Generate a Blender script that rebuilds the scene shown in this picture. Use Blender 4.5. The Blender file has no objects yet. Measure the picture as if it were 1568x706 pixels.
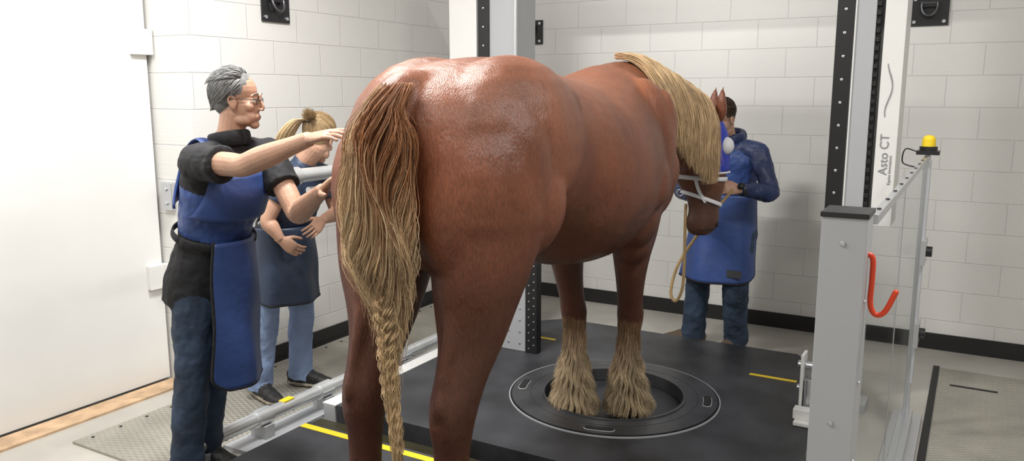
import bpy, bmesh, math, random
import numpy as np
from mathutils import Vector, Matrix
from mathutils.bvhtree import BVHTree
random.seed(3); rng=np.random.default_rng(5)
V=Vector
# ------------------------------------------------------------------ materials
def pmat(name,col,rough=.5,metal=0,bump=0,bscale=60,var=.0,vscale=4,spec=.5,stretch=None,coat=0,detail=4):
    m=bpy.data.materials.new(name); m.use_nodes=True
    nt=m.node_tree; b=nt.nodes['Principled BSDF']
    b.inputs['Base Color'].default_value=(*col,1); b.inputs['Roughness'].default_value=rough
    b.inputs['Metallic'].default_value=metal; b.inputs['Specular IOR Level'].default_value=spec
    b.inputs['Coat Weight'].default_value=coat
    tc=nt.nodes.new('ShaderNodeTexCoord'); vec=tc.outputs['Object']
    if stretch:
        mp=nt.nodes.new('ShaderNodeMapping'); mp.inputs['Scale'].default_value=stretch
        nt.links.new(vec,mp.inputs['Vector']); vec=mp.outputs['Vector']
    if var>0:
        n=nt.nodes.new('ShaderNodeTexNoise'); n.inputs['Scale'].default_value=vscale; n.inputs['Detail'].default_value=detail
        nt.links.new(vec,n.inputs['Vector'])
        r=nt.nodes.new('ShaderNodeValToRGB')
        r.color_ramp.elements[0].position=.3; r.color_ramp.elements[1].position=.7
        r.color_ramp.elements[0].color=(*[c*(1-var) for c in col],1); r.color_ramp.elements[1].color=(*[min(1,c*(1+var)) for c in col],1)
        nt.links.new(n.outputs['Fac'],r.inputs['Fac']); nt.links.new(r.outputs['Color'],b.inputs['Base Color'])
    if bump>0:
        n2=nt.nodes.new('ShaderNodeTexNoise'); n2.inputs['Scale'].default_value=bscale; n2.inputs['Detail'].default_value=5
        nt.links.new(vec,n2.inputs['Vector'])
        bp=nt.nodes.new('ShaderNodeBump'); bp.inputs['Strength'].default_value=bump; bp.inputs['Distance'].default_value=.02
        nt.links.new(n2.outputs['Fac'],bp.inputs['Height']); nt.links.new(bp.outputs['Normal'],b.inputs['Normal'])
    return m
def colattr_mat(name,rough=.45,spec=.4,bump=0,bscale=80,var=.15,vscale=3,stretch=(1,1,1),sheen=0,bdist=.01):
    m=bpy.data.materials.new(name); m.use_nodes=True
    nt=m.node_tree; b=nt.nodes['Principled BSDF']; b.inputs['Roughness'].default_value=rough; b.inputs['Specular IOR Level'].default_value=spec
    b.inputs['Sheen Weight'].default_value=sheen
    a=nt.nodes.new('ShaderNodeAttribute'); a.attribute_name='Col'
    tc=nt.nodes.new('ShaderNodeTexCoord'); mp=nt.nodes.new('ShaderNodeMapping'); mp.inputs['Scale'].default_value=stretch
    nt.links.new(tc.outputs['Object'],mp.inputs['Vector'])
    n=nt.nodes.new('ShaderNodeTexNoise'); n.inputs['Scale'].default_value=vscale; n.inputs['Detail'].default_value=6
    nt.links.new(mp.outputs['Vector'],n.inputs['Vector'])
    mr=nt.nodes.new('ShaderNodeMapRange'); mr.inputs['To Min'].default_value=1-var; mr.inputs['To Max'].default_value=1+var
    mr.inputs['From Min'].default_value=.3; mr.inputs['From Max'].default_value=.7
    nt.links.new(n.outputs['Fac'],mr.inputs['Value'])
    mx=nt.nodes.new('ShaderNodeVectorMath'); mx.operation='SCALE'
    nt.links.new(a.outputs['Color'],mx.inputs[0]); nt.links.new(mr.outputs['Result'],mx.inputs['Scale'])
    last=mx
    if bump>0:
        n2=nt.nodes.new('ShaderNodeTexNoise'); n2.inputs['Scale'].default_value=bscale; n2.inputs['Detail'].default_value=4
        mp2=nt.nodes.new('ShaderNodeMapping'); mp2.inputs['Scale'].default_value=(1,1,.22); nt.links.new(tc.outputs['Object'],mp2.inputs['Vector'])
        nt.links.new(mp2.outputs['Vector'],n2.inputs['Vector'])
        n3=nt.nodes.new('ShaderNodeTexNoise'); n3.inputs['Scale'].default_value=6; n3.inputs['Detail'].default_value=3
        nt.links.new(mp.outputs['Vector'],n3.inputs['Vector'])
        bp=nt.nodes.new('ShaderNodeBump'); bp.inputs['Strength'].default_value=bump; bp.inputs['Distance'].default_value=bdist
        nt.links.new(n2.outputs['Fac'],bp.inputs['Height'])
        bp2=nt.nodes.new('ShaderNodeBump'); bp2.inputs['Strength'].default_value=.7; bp2.inputs['Distance'].default_value=.03
        nt.links.new(n3.outputs['Fac'],bp2.inputs['Height']); nt.links.new(bp2.outputs['Normal'],bp.inputs['Normal']); nt.links.new(bp.outputs['Normal'],b.inputs['Normal'])
        mr2=nt.nodes.new('ShaderNodeMapRange'); mr2.inputs['From Min'].default_value=.3; mr2.inputs['From Max'].default_value=.7; mr2.inputs['To Min'].default_value=.72; mr2.inputs['To Max'].default_value=1.28
        nt.links.new(n2.outputs['Fac'],mr2.inputs['Value']); last=nt.nodes.new('ShaderNodeVectorMath'); last.operation='SCALE'
        nt.links.new(mx.outputs['Vector'],last.inputs[0]); nt.links.new(mr2.outputs['Result'],last.inputs['Scale'])
    nt.links.new(last.outputs['Vector'],b.inputs['Base Color'])
    return m
# ------------------------------------------------------------------ geometry
def cr(P,k):
    P=np.array(P,float); n=len(P)
    Q=np.vstack([2*P[0]-P[1],P,2*P[-1]-P[-2]]); out=[]
    for i in range(n-1):
        a,b,c,d=Q[i],Q[i+1],Q[i+2],Q[i+3]
        for j in range(k):
            t=j/k
            out.append(.5*((2*b)+(-a+c)*t+(2*a-5*b+4*c-d)*t*t+(-a+3*b-3*c+d)*t**3))
    out.append(P[-1]); return np.array(out)
class MB:
    def __init__(s): s.v=[];s.f=[];s.m=[]
    def add(s,v,f,mi=0):
        o=len(s.v); s.v+= [tuple(x) for x in v]; s.f+=[tuple(i+o for i in q) for q in f]
        s.m+= (mi if isinstance(mi,list) else [mi]*len(f))
    def box(s,lo,hi,mi=0,M=None):
        v=[V((x,y,z)) for x in (lo[0],hi[0]) for y in (lo[1],hi[1]) for z in (lo[2],hi[2])]
        if M: v=[M@p for p in v]
        s.add(v,[(0,1,3,2),(4,6,7,5),(0,4,5,1),(2,3,7,6),(0,2,6,4),(1,5,7,3)],mi)
    def rings(s,R,mi=0,cap=True):
        n=len(R[0]); v=[p for r in R for p in r]; f=[];m=[]
        for i in range(len(R)-1):
            for j in range(n):
                f.append((i*n+j,i*n+(j+1)%n,(i+1)*n+(j+1)%n,(i+1)*n+j)); m.append(mi[i] if isinstance(mi,list) else mi)
        if cap:
            f.append(tuple(range(n))[::-1]); m.append(mi[0] if isinstance(mi,list) else mi)
            f.append(tuple((len(R)-1)*n+j for j in range(n))); m.append(mi[-1] if isinstance(mi,list) else mi)
        s.add(v,f,m)
    def tube(s,pts,rad,mi=0,n=14,sub=4,rnd=True,ref=None):
        pts=[tuple(p) for p in pts]
        if not hasattr(rad,'__len__'): rad=[rad]*len(pts)
        rad=[(r,r) if not hasattr(r,'__len__') else r for r in rad]
        D=np.array([list(p)+list(r) for p,r in zip(pts,rad)],float)
        if sub>1 and len(pts)>1: D=cr(D,sub)
        P=D[:,:3]; r=np.maximum(D[:,3:],1e-4)
        T=np.gradient(P,axis=0); T/=np.linalg.norm(T,axis=1)[:,None]+1e-12
        if ref is None:
            ref=np.array([0,0,1.]) if abs(T[0][2])<.9 else np.array([0,1.,0])
        u=np.array(ref,float)
        fr=[]
        for t in T:
            u=u-t*np.dot(u,t); u/=np.linalg.norm(u)+1e-12; fr.append((u.copy(),np.cross(t,u)))
        R=[]
        an=np.linspace(0,2*np.pi,n,endpoint=False)
        def ring(p,fu,fw,a,b): return [p+fu*a*math.cos(x)+fw*b*math.sin(x) for x in an]
        if rnd:
            for q in (80,55,28):
                q=math.radians(q); R.append(ring(P[0]-T[0]*max(r[0])*math.sin(q)*.9,*fr[0],*(r[0]*math.cos(q))))
        for i in range(len(P)): R.append(ring(P[i],*fr[i],*r[i]))
        if rnd:
            for q in (28,55,80):
                q=math.radians(q); R.append(ring(P[-1]+T[-1]*max(r[-1])*math.sin(q)*.9,*fr[-1],*(r[-1]*math.cos(q))))
        s.rings(R,mi)
    def cyl(s,p0,p1,r,mi=0,n=20,r1=None): s.tube([p0,p1],[r,r if r1 is None else r1],mi,n,1,False)
    def ell(s,c,r,mi=0,M=None,nu=20,nv=12):
        R=[]
        for i in range(nv+1):
            th=math.pi*(i+.02)/(nv+.04)
            ring=[]
            for j in range(nu):
                ph=2*math.pi*j/nu
                p=V((r[0]*math.sin(th)*math.cos(ph),r[1]*math.sin(th)*math.sin(ph),-r[2]*math.cos(th)))
                if M: p=M@p
                ring.append(p+V(c))
            R.append(ring)
        s.rings(R,mi)
    def loft(s,L,mi=0,n=32,sub=4,mats=None):
        D=cr(np.array([list(a)+list(b)+list(c) for a,b,c in L],float),sub)
        an=np.linspace(0,2*np.pi,n,endpoint=False)
        R=[[d[:3]+d[3:6]*math.cos(a)+d[6:9]*math.sin(a) for a in an] for d in D]
        if mats: mi=[mats[min(i//sub,len(mats)-1)] for i in range(len(R)-1)]
        s.rings(R,mi)
    def torus(s,c,R,r,ax='z',mi=0,n=32):
        pts=[]
        for i in range(n+1):
            a=2*math.pi*i/n; x,y=R*math.cos(a),R*math.sin(a)
            pts.append(V(c)+(V((x,y,0)) if ax=='z' else V((x,0,y)) if ax=='y' else V((0,x,y))))
        s.tube(pts,r,mi,8,1,False)
    def mesh(s,name):
        me=bpy.data.meshes.new(name); me.from_pydata([tuple(map(float,p)) for p in s.v],[],s.f)
        me.polygons.foreach_set('material_index',s.m); me.update(); return me
    def make(s,name,mats,parent=None,smooth=False,bevel=0,auto=None):
        me=s.mesh(name)
        for m in mats: me.materials.append(m)
        ob=bpy.data.objects.new(name,me); bpy.context.collection.objects.link(ob)
        bm=bmesh.new(); bm.from_mesh(me); bmesh.ops.recalc_face_normals(bm,faces=bm.faces); bm.to_mesh(me); bm.free()
        if smooth: me.polygons.foreach_set('use_smooth',[True]*len(me.polygons))
        if auto:
            me.polygons.foreach_set('use_smooth',[True]*len(me.polygons)); me.set_sharp_from_angle(angle=math.radians(auto))
        if bevel:
            b=ob.modifiers.new('bev','BEVEL'); b.width=bevel; b.segments=2; b.limit_method='ANGLE'
        if parent: ob.parent=parent
        return ob
    def fuse(s,name,mats,parent=None,voxel=.006,smooth=6,fac=.5):
        src=s.mesh(name+'_src')
        bm=bmesh.new(); bm.from_mesh(src); bmesh.ops.recalc_face_normals(bm,faces=bm.faces); bm.to_mesh(src); bm.free()
        ob=bpy.data.objects.new(name,src); bpy.context.collection.objects.link(ob)
        r=ob.modifiers.new('r','REMESH'); r.mode='VOXEL'; r.voxel_size=voxel
        sm=ob.modifiers.new('s','SMOOTH'); sm.factor=fac; sm.iterations=smooth
        dg=bpy.context.evaluated_depsgraph_get(); me=bpy.data.meshes.new_from_object(ob.evaluated_get(dg))
        me.name=name
        tree=BVHTree.FromPolygons([v.co.copy() for v in src.vertices],[tuple(p.vertices) for p in src.polygons])
        tag=s.m
        me.materials.clear()
        for m in mats: me.materials.append(m)
        if len(mats)>1:
            mi=[0]*len(me.polygons)
            for i,p in enumerate(me.polygons):
                h=tree.find_nearest(p.center); mi[i]=tag[h[2]] if h[2] is not None else 0
            me.polygons.foreach_set('material_index',mi)
        else: me.polygons.foreach_set('material_index',[0]*len(me.polygons))
        ob.modifiers.clear(); ob.data=me
        me.polygons.foreach_set('use_smooth',[True]*len(me.polygons)); me.update()
        if parent: ob.parent=parent
        return ob
def empty(name,loc=(0,0,0)):
    e=bpy.data.objects.new(name,None); e.empty_display_size=.1; bpy.context.collection.objects.link(e); return e
def strands(name,P,rad,col,mat,parent=None):
    N,K,_=P.shape
    T=np.gradient(P,axis=1); T/=np.linalg.norm(T,axis=2)[...,None]+1e-9
    ref=rng.normal(size=(N,1,3)); s=np.cross(T,np.broadcast_to(ref,T.shape)); s/=np.linalg.norm(s,axis=2)[...,None]+1e-9
    b=np.cross(T,s); rad=np.asarray(rad)
    if rad.ndim==1: rad=np.broadcast_to(rad,(N,K))
    vs=[]
    for a in (0,2.094,4.189): vs.append(P+(s*math.cos(a)+b*math.sin(a))*rad[...,None])
    vv=np.stack(vs,axis=2).reshape(-1,3)
    base=(np.arange(N)[:,None]*K+np.arange(K-1)[None,:])*3
    F=[]
    for a in range(3):
        c=(a+1)%3; F.append(np.stack([base+a,base+c,base+3+c,base+3+a],axis=-1).reshape(-1,4))
    F=np.concatenate(F); me=bpy.data.meshes.new(name)
    me.vertices.add(len(vv)); me.vertices.foreach_set('co',vv.ravel().astype(np.float32))
    me.loops.add(F.size); me.loops.foreach_set('vertex_index',F.ravel().astype(np.int32))
    me.polygons.add(len(F)); me.polygons.foreach_set('loop_start',(np.arange(len(F))*4).astype(np.int32))
    me.update(calc_edges=True)
    me.polygons.foreach_set('use_smooth',[True]*len(F))
    ca=me.color_attributes.new('Col','FLOAT_COLOR','POINT')
    cc=np.ones((N,K,3,4),np.float32); cc[...,:3]=col[:,:,None,:]
    ca.data.foreach_set('color',cc.ravel())
    me.materials.append(mat); me.validate()
    ob=bpy.data.objects.new(name,me); bpy.context.collection.objects.link(ob)
    if parent: ob.parent=parent
    return ob
# ------------------------------------------------------------------ room materials
def block_mat(name,axis):
    m=pmat(name,(.8,.8,.77),.5); nt=m.node_tree; b=nt.nodes['Principled BSDF']
    tc=nt.nodes.new('ShaderNodeTexCoord'); sp=nt.nodes.new('ShaderNodeSeparateXYZ'); cb=nt.nodes.new('ShaderNodeCombineXYZ')
    nt.links.new(tc.outputs['Object'],sp.inputs[0]); nt.links.new(sp.outputs[axis],cb.inputs[0]); nt.links.new(sp.outputs['Z'],cb.inputs[1])
    br=nt.nodes.new('ShaderNodeTexBrick'); br.inputs['Scale'].default_value=1; br.inputs['Brick Width'].default_value=.4
    br.inputs['Row Height'].default_value=.2; br.inputs['Mortar Size'].default_value=.004; br.inputs['Mortar Smooth'].default_value=.8
    br.inputs['Color1'].default_value=(.72,.71,.685,1); br.inputs['Color2'].default_value=(.71,.70,.675,1); br.inputs['Mortar'].default_value=(.665,.655,.63,1)
    nt.links.new(cb.outputs[0],br.inputs['Vector']); nt.links.new(br.outputs['Color'],b.inputs['Base Color'])
    n=nt.nodes.new('ShaderNodeTexNoise'); n.inputs['Scale'].default_value=70; n.inputs['Detail'].default_value=6; nt.links.new(cb.outputs[0],n.inputs['Vector'])
    ad=nt.nodes.new('ShaderNodeMath'); ad.operation='MULTIPLY_ADD'; ad.inputs[1].default_value=-1.0
    ms=nt.nodes.new('ShaderNodeMath'); ms.operation='MULTIPLY'; ms.inputs[1].default_value=.25
    nt.links.new(n.outputs['Fac'],ms.inputs[0]); nt.links.new(br.outputs['Fac'],ad.inputs[0]); nt.links.new(ms.outputs[0],ad.inputs[2])
    bp=nt.nodes.new('ShaderNodeBump'); bp.inputs['Strength'].default_value=.55; bp.inputs['Distance'].default_value=.005
    nt.links.new(ad.outputs[0],bp.inputs['Height']); nt.links.new(bp.outputs['Normal'],b.inputs['Normal'])
    return m
def plate_mat(name,col):
    m=pmat(name,col,.42,.35); nt=m.node_tree; b=nt.nodes['Principled BSDF']
    tc=nt.nodes.new('ShaderNodeTexCoord')
    mp=nt.nodes.new('ShaderNodeMapping'); mp.inputs['Rotation'].default_value=(0,0,.785); mp.inputs['Scale'].default_value=(1,2.2,1)
    nt.links.new(tc.outputs['Object'],mp.inputs['Vector'])
    vo=nt.nodes.new('ShaderNodeTexVoronoi'); vo.inputs['Scale'].default_value=22; vo.inputs['Randomness'].default_value=0
    nt.links.new(mp.outputs['Vector'],vo.inputs['Vector'])
    bp=nt.nodes.new('ShaderNodeBump'); bp.inputs['Strength'].default_value=1.0; bp.inputs['Distance'].default_value=.012; bp.invert=True
    nt.links.new(vo.outputs['Distance'],bp.inputs['Height']); nt.links.new(bp.outputs['Normal'],b.inputs['Normal'])
    n=nt.nodes.new('ShaderNodeTexNoise'); n.inputs['Scale'].default_value=3; n.inputs['Detail'].default_value=8; nt.links.new(tc.outputs['Object'],n.inputs['Vector'])
    r=nt.nodes.new('ShaderNodeValToRGB'); r.color_ramp.elements[0].position=.3; r.color_ramp.elements[1].position=.72
    r.color_ramp.elements[0].color=(*[c*.8 for c in col],1); r.color_ramp.elements[1].color=(*[c*1.15 for c in col],1)
    nt.links.new(n.outputs['Fac'],r.inputs['Fac']); nt.links.new(r.outputs['Color'],b.inputs['Base Color'])
    return m
m_wb=block_mat('block_wall_back','X'); m_wl=block_mat('block_wall_left','Y')
m_white=pmat('white_paint',(.74,.735,.715),.4,var=.02); m_ceil=pmat('ceiling_paint',(.6,.6,.6),.8)
m_conc=pmat('concrete',(.43,.41,.37),.35,bump=.06,var=.15,vscale=2.5,detail=8)
m_tan=pmat('tan_threshold',(.50,.34,.21),.7,var=.3,vscale=9,bump=.2)
m_base=pmat('black_vinyl_base',(.012,.012,.013),.35)
m_black=pmat('black_metal',(.012,.012,.013),.35)
m_rub=pmat('black_rubber',(.030,.031,.036),.45,bump=.15,bscale=120,var=.8,vscale=3.0,detail=14)
m_ring=pmat('ring_rubber',(.040,.041,.045),.38,bump=.08,bscale=90,var=.4,vscale=6,detail=8)
m_alu=pmat('grey_painted_metal',(.43,.44,.46),.38,.15)
m_alu2=pmat('brushed_aluminium',(.60,.61,.63),.3,.85)
m_steel=pmat('galvanised_pipe',(.70,.72,.73),.3,.65,var=.1,vscale=8)
m_yel=pmat('yellow_tape',(.85,.60,.02),.5); m_red=pmat('red_handle',(.75,.06,.015),.35)
m_plate=plate_mat('checker_plate',(.40,.38,.33)); m_dark=pmat('dark_gap',(.01,.01,.01),.6); m_text=pmat('grey_print',(.25,.25,.26),.6)
m_pit=pmat('pit_shade_metal',(.05,.045,.025),.35,.3,var=.3); m_gm=pmat('gunmetal',(.10,.10,.11),.35,.6)
# ------------------------------------------------------------------ shell
H=3.4
b=MB(); b.box((-4.3,-2.6,-.1),(3.6,6.1,0)); b.make('floor',[m_conc])
b=MB(); b.box((-4.3,-2.6,H),(3.6,6.1,H+.1)); b.make('ceiling',[m_ceil])
b=MB(); b.box((-3.75,5.89,0),(3.6,6.1,H)); b.make('wall_back',[m_wb])
b=MB(); b.box((-4.3,2.975,0),(-3.75,6.1,H),0); b.box((-4.3,-2.6,0),(-4.05,.3,H),1); b.box((-4.3,.3,3.0),(-4.05,2.975,H),1); b.make('wall_left',[m_wl,m_white])
b=MB(); b.box((3.5,-2.6,0),(3.6,5.89,H)); b.make('wall_right',[m_white])
b=MB(); b.box((-4.3,-2.7,0),(3.6,-2.6,H)); b.make('wall_front',[m_white])
b=MB(); b.box((-4.16,.32,.015),(-4.07,2.955,2.98)); b.box((-4.07,.4,1.0),(-4.02,.43,1.3))
for z in (.64,1.97): b.box((-4.07,2.85,z-.07),(-4.035,2.972,z+.07)); b.cyl((-4.03,2.955,z-.07),(-4.03,2.955,z+.07),.012)
b.make('door_1',[m_white],bevel=.003)
b=MB(); b.box((-4.02,2.945,1.03),(-3.93,2.973,1.19)); b.cyl((-3.975,2.945,1.15),(-3.975,2.935,1.15),.012); b.cyl((-3.975,2.945,1.07),(-3.975,2.935,1.07),.012); b.make('door_latch',[m_alu2],bevel=.004)
b=MB(); b.box((-4.05,.3,0),(-3.90,2.97,.012)); b.make('door_threshold',[m_tan])
b=MB(); b.box((-3.748,5.878,0),(3.49,5.889,.11)); b.make('baseboard_back',[m_base])
b=MB(); b.box((-3.749,2.98,0),(-3.738,5.87,.11)); b.make('baseboard_left',[m_base])
b=MB(); b.box((-3.70,2.12,0),(-3.02,4.0,.012)); b.box((-3.70,4.01,0),(-3.02,5.4,.012))
for y in np.arange(2.2,5.3,.15):
    b.cyl((-3.66,y,.012),(-3.66,y,.015),.008,1,8); b.cyl((-3.06,y,.012),(-3.06,y,.015),.008,1,8)
b.box((-3.2,2.3,.0121),(-3.17,2.55,.0135),1)
b.make('steel_floor_plate',[m_plate,m_dark])
b=MB(); b.box((-.08,.3,0),(1.7,5.45,.012)); b.box((-.02,5.12,.0121),(.22,5.15,.0135),1); b.box((-.12,.3,0),(-.085,5.5,.006),1)
b.make('steel_floor_plate',[m_plate,m_dark])
# ------------------------------------------------------------------ platform
def cyl_obj(c,r,z0,z1,n=96):
    q=MB(); q.cyl((c[0],c[1],z0),(c[0],c[1],z1),r,0,n); return q.make('cut',[m_rub])
plat=empty('scanning_platform')
TC=(-1.57,3.80)
b=MB()
pts=[(-2.75,2.95),(-.55,2.95),(-.55,4.55),(-.85,5.0),(-2.45,5.0),(-2.75,4.7)]
v=[(x,y,0.0) for x,y in pts]+[(x,y,.1) for x,y in pts]; n=6
b.add(v,[tuple(range(n))[::-1],tuple(range(n,2*n))]+[(i,(i+1)%n,n+(i+1)%n,n+i) for i in range(n)])
po=b.make('rear_deck',[m_rub],plat)
cut=cyl_obj(TC,.37,.045,.2)
bo=po.modifiers.new('b','BOOLEAN'); bo.object=cut; bo.operation='DIFFERENCE'; bo.solver='EXACT'
dg=bpy.context.evaluated_depsgraph_get(); me=bpy.data.meshes.new_from_object(po.evaluated_get(dg)); po.modifiers.clear(); po.data=me; bpy.data.objects.remove(cut)
b=MB(); b.box((-2.72,.3,0),(-.5,2.72,.1),0); b.make('front_deck',[m_rub],plat)
b=MB(); b.box((-2.72,2.66,.1),(-.5,2.70,.1015)); b.box((-1.02,4.48,.1),(-.76,4.51,.1015)); b.box((-2.55,4.5,.1),(-2.28,4.53,.1015)); b.make('yellow_stripes',[m_yel],plat)
b=MB(); b.box((-2.85,2.73,.0),(-.5,2.94,.012)); b.make('gap_shade_plate',[m_pit],plat)  # olive plate on the floor, coloured dark to paint the gap's shade
def annulus(b,c,r0,r1,z0,z1,mi,n=96):
    R=[]
    for r,z in ((r0,z0),(r1,z0),(r1,z1),(r0,z1),(r0,z0)):
        R.append([(c[0]+r*math.cos(2*math.pi*i/n),c[1]+r*math.sin(2*math.pi*i/n),z) for i in range(n)])
    b.rings(R,mi,False)
b=MB(); annulus(b,TC,.380,.540,.1,.112,0); annulus(b,TC,.550,.556,.1,.107,1); annulus(b,TC,.366,.380,.05,.118,0); annulus(b,TC,.44,.443,.106,.1125,2); annulus(b,TC,.540,.550,.1,.1015,2)
for k in range(4):
    a=math.radians(15+90*k)
    pa=[V((TC[0]+.49*math.cos(a+d),TC[1]+.49*math.sin(a+d),.112)) for d in (-.11,-.05,0,.05,.11)]
    b.tube(pa,[(.004,.024)]*5,1,10,2); pa=[p+V((0,0,.004)) for p in pa]; b.tube(pa,[(.002,.020)]*5,2,10,2)
b.make('turntable_ring',[m_ring,m_alu,m_dark],plat,auto=35)
b=MB()
b.box((-2.84,2.95,0),(-2.76,4.7,.09),0); b.box((-2.845,2.95,.09),(-2.755,4.7,.10),1)
b.make('edge_rail',[m_alu,m_white],plat,bevel=.003)
b=MB()
x=-2.93
b.cyl((x,2.2,.12),(x,4.5,.12),.034,0)
for y in (2.25,2.62,3.05,3.73,4.4):
    b.cyl((x,y-.045,.12),(x,y+.045,.12),.043,0); b.box((x-.05,y-.03,0),(x+.05,y+.03,.085),1)
for y in (3.73,4.4):
    b.cyl((x,y,.12),(x,y,1.24),.026,0); b.cyl((x,y,.47),(x,y,.54),.036,0); b.cyl((x,y,.15),(x,y,.21),.036,0); b.cyl((x,y,1.17),(x,y,1.26),.036,0)
b.cyl((x,2.6,1.28),(x,4.5,1.28),.036,0); b.cyl((x,3.0,1.20),(x,4.5,1.20),.018,0)
for y in (2.9,3.3): b.cyl((x,y-.03,1.28),(x,y+.03,1.28),.046,0)
b.cyl((x,2.60,1.28),(x,2.57,1.28),.03,1)
b.cyl((x,3.70,.5),(x+.0,3.86,.5),.02,0)
b.box((-3.01,2.45,0),(-2.86,4.6,.02),1)
b.box((x-.02,2.75,.15),(x+.02,2.82,.156),2)
b.make('guard_rail',[m_steel,m_alu,m_yel],auto=40)
def bolts(b,x,y,z0,z1,step,mi,r=.007,d=.004):
    z=z0
    while z<z1: b.cyl((x,y,z),(x,y-d,z),r,mi,10); z+=step
GF=empty('gantry_frame')
b=MB()
b.box((-.69,4.60,0),(-.50,4.85,3.3),0)
b.box((-.688,4.585,.1),(-.605,4.60,3.3),1); bolts(b,-.645,4.585,.2,3.2,.12,3,.008)
b.box((-.60,4.59,.1),(-.592,4.6,3.3),2)
b.box((-.50,4.63,0),(-.475,4.8,3.3),1)
z=.15
while z<3.2: b.box((-.500,4.605,z),(-.478,4.63,z+.025),1); z+=.045
b.box((-.455,4.56,1.0),(-.355,4.84,3.3),2)
b.box((-.55,4.45,0),(-.40,4.60,.05),0)
b.make('right_column',[m_alu,m_black,m_white,m_alu2],GF,bevel=.002)
b=MB()
b.box((-2.83,4.60,0),(-2.62,4.85,3.3),0); b.box((-3.13,4.58,1.0),(-2.915,4.84,3.3),2)
b.box((-2.905,4.585,.1),(-2.825,4.7,3.3),1); bolts(b,-2.865,4.585,.2,3.2,.12,3)
b.box((-2.63,4.58,0),(-2.615,4.60,3.3),3)
b.make('left_column',[m_alu,m_black,m_white,m_alu2],GF,bevel=.002)
b=MB(); b.box((-3.1,4.62,2.62),(-.36,4.83,2.92),0); b.box((-2.9,4.58,2.68),(-.5,4.62,2.86),1); b.box((-3.1,4.83,2.50),(-.36,5.05,2.526),1); b.make('crossbeam_light_shield',[m_white,m_alu],GF,bevel=.002)  # unseen beam; rear lip plate added to cut the wall-wash light below
b=MB()
b.box((-2.57,4.2,.101),(-2.33,4.36,.52),0); b.box((-2.325,4.19,.101),(-2.245,4.25,.9),1); bolts(b,-2.30,4.19,.13,.88,.05,2,.005); bolts(b,-2.265,4.19,.155,.88,.05,2,.005)
for i in range(3):
    for j in range(5): b.cyl((-2.53+.08*i,4.2,.15+.075*j),(-2.53+.08*i,4.196,.15+.075*j),.008,2,8)
b.make('lift_carriage',[m_alu,m_black,m_alu2],GF,bevel=.003)
b=MB()
b.box((-.66,3.86,.101),(-.58,4.1,.12),0); b.box((-.66,3.98,.101),(-.645,4.08,.42),0); b.box((-.595,3.98,.101),(-.58,4.08,.42),0); b.box((-.66,4.06,.101),(-.58,4.08,.36),0)
b.cyl((-.68,4.03,.36),(-.56,4.03,.36),.018,1); b.cyl((-.68,4.03,.24),(-.56,4.03,.24),.014,1); b.cyl((-.62,4.0,.12),(-.62,4.0,.3),.02,1); b.box((-.67,3.9,.12),(-.57,3.96,.17),0)
b.make('pivot_bracket',[m_white,m_alu2],bevel=.003)
def text(body,loc,size,rot,parent,name):
    c=bpy.data.curves.new(name,'FONT'); c.body=body; c.size=size; c.extrude=.0005; o=bpy.data.objects.new(name,c); bpy.context.collection.objects.link(o)
    o.location=loc; o.rotation_euler=rot; c.materials.append(m_text); o.parent=parent; return o
lp=empty('printed_column_label')
text('Asto CT',(-.393,4.557,1.27),.06,(math.pi/2,-math.pi/2,0),lp,'lettering')
text('Equine Innovations',(-.374,4.557,1.22),.02,(math.pi/2,-math.pi/2,0),lp,'small_lettering')
b=MB()
for k in range(3):
    pts=[(-.41+.014*math.sin(t*2.2+k*.7),4.556,1.66+.025*k+.09*t) for t in np.linspace(-1,1.4,9)]
    b.tube(pts,.0018,0,6,2)
b.make('swirl_mark',[m_text],lp)
gate=empty('clear_panel_gate')
b=MB()
b.box((-.30,1.97,0),(-.20,2.09,1.40),0); b.box((-.303,1.965,1.40),(-.197,2.095,1.412),1)
for z in (.3,.9,1.34): b.cyl((-.25,1.97,z),(-.25,1.964,z),.006,2,10)
for z in np.arange(.2,1.4,.2): b.cyl((-.199,2.0,z),(-.195,2.0,z),.005,2,10)
b.box((-.21,2.09,1.372),(-.19,4.37,1.395),2)
b.box((-.27,2.0,0),(-.13,4.5,.035),2); b.box((-.23,2.09,.035),(-.17,4.4,.09),2)
b.box((-.214,4.33,.09),(-.186,4.37,1.39),2)
b.box((-.187,4.18,.3),(-.175,4.23,1.38),0); b.box((-.197,3.0,.09),(-.194,3.008,1.37),2)
for z in (.55,.95): b.box((-.187,4.14,z-.06),(-.165,4.27,z+.06),2); b.cyl((-.165,4.205,z),(-.14,4.205,z),.025,1)
for y in np.arange(2.2,4.3,.22): b.cyl((-.2,y,1.395),(-.2,y,1.399),.006,1,8)
b.make('frame',[m_alu,m_black,m_alu2],gate,bevel=.002)
m_ac=bpy.data.materials.new('clear_acrylic'); m_ac.use_nodes=True; nt=m_ac.node_tree; nt.nodes.remove(nt.nodes['Principled BSDF'])
tr=nt.nodes.new('ShaderNodeBsdfTransparent'); tr.inputs[0].default_value=(.97,.98,.98,1); gl=nt.nodes.new('ShaderNodeBsdfGlossy'); gl.inputs['Roughness'].default_value=.12
mx=nt.nodes.new('ShaderNodeMixShader'); mx.inputs[0].default_value=.13
nt.links.new(tr.outputs[0],mx.inputs[1]); nt.links.new(gl.outputs[0],mx.inputs[2]); nt.links.new(mx.outputs[0],nt.nodes['Material Output'].inputs[0])
b=MB(); b.box((-.203,2.09,.09),(-.198,4.33,1.37)); b.make('acrylic_sheet',[m_ac],gate)
b=MB(); b.tube([(-.205,2.03,1.31),(-.19,2.03,1.30),(-.188,2.03,1.25),(-.188,2.03,1.19),(-.175,2.03,1.165),(-.155,2.03,1.175),(-.135,2.03,1.225)],.0065,0,12,5); b.make('hook_handle',[m_red],gate,smooth=True)
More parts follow.
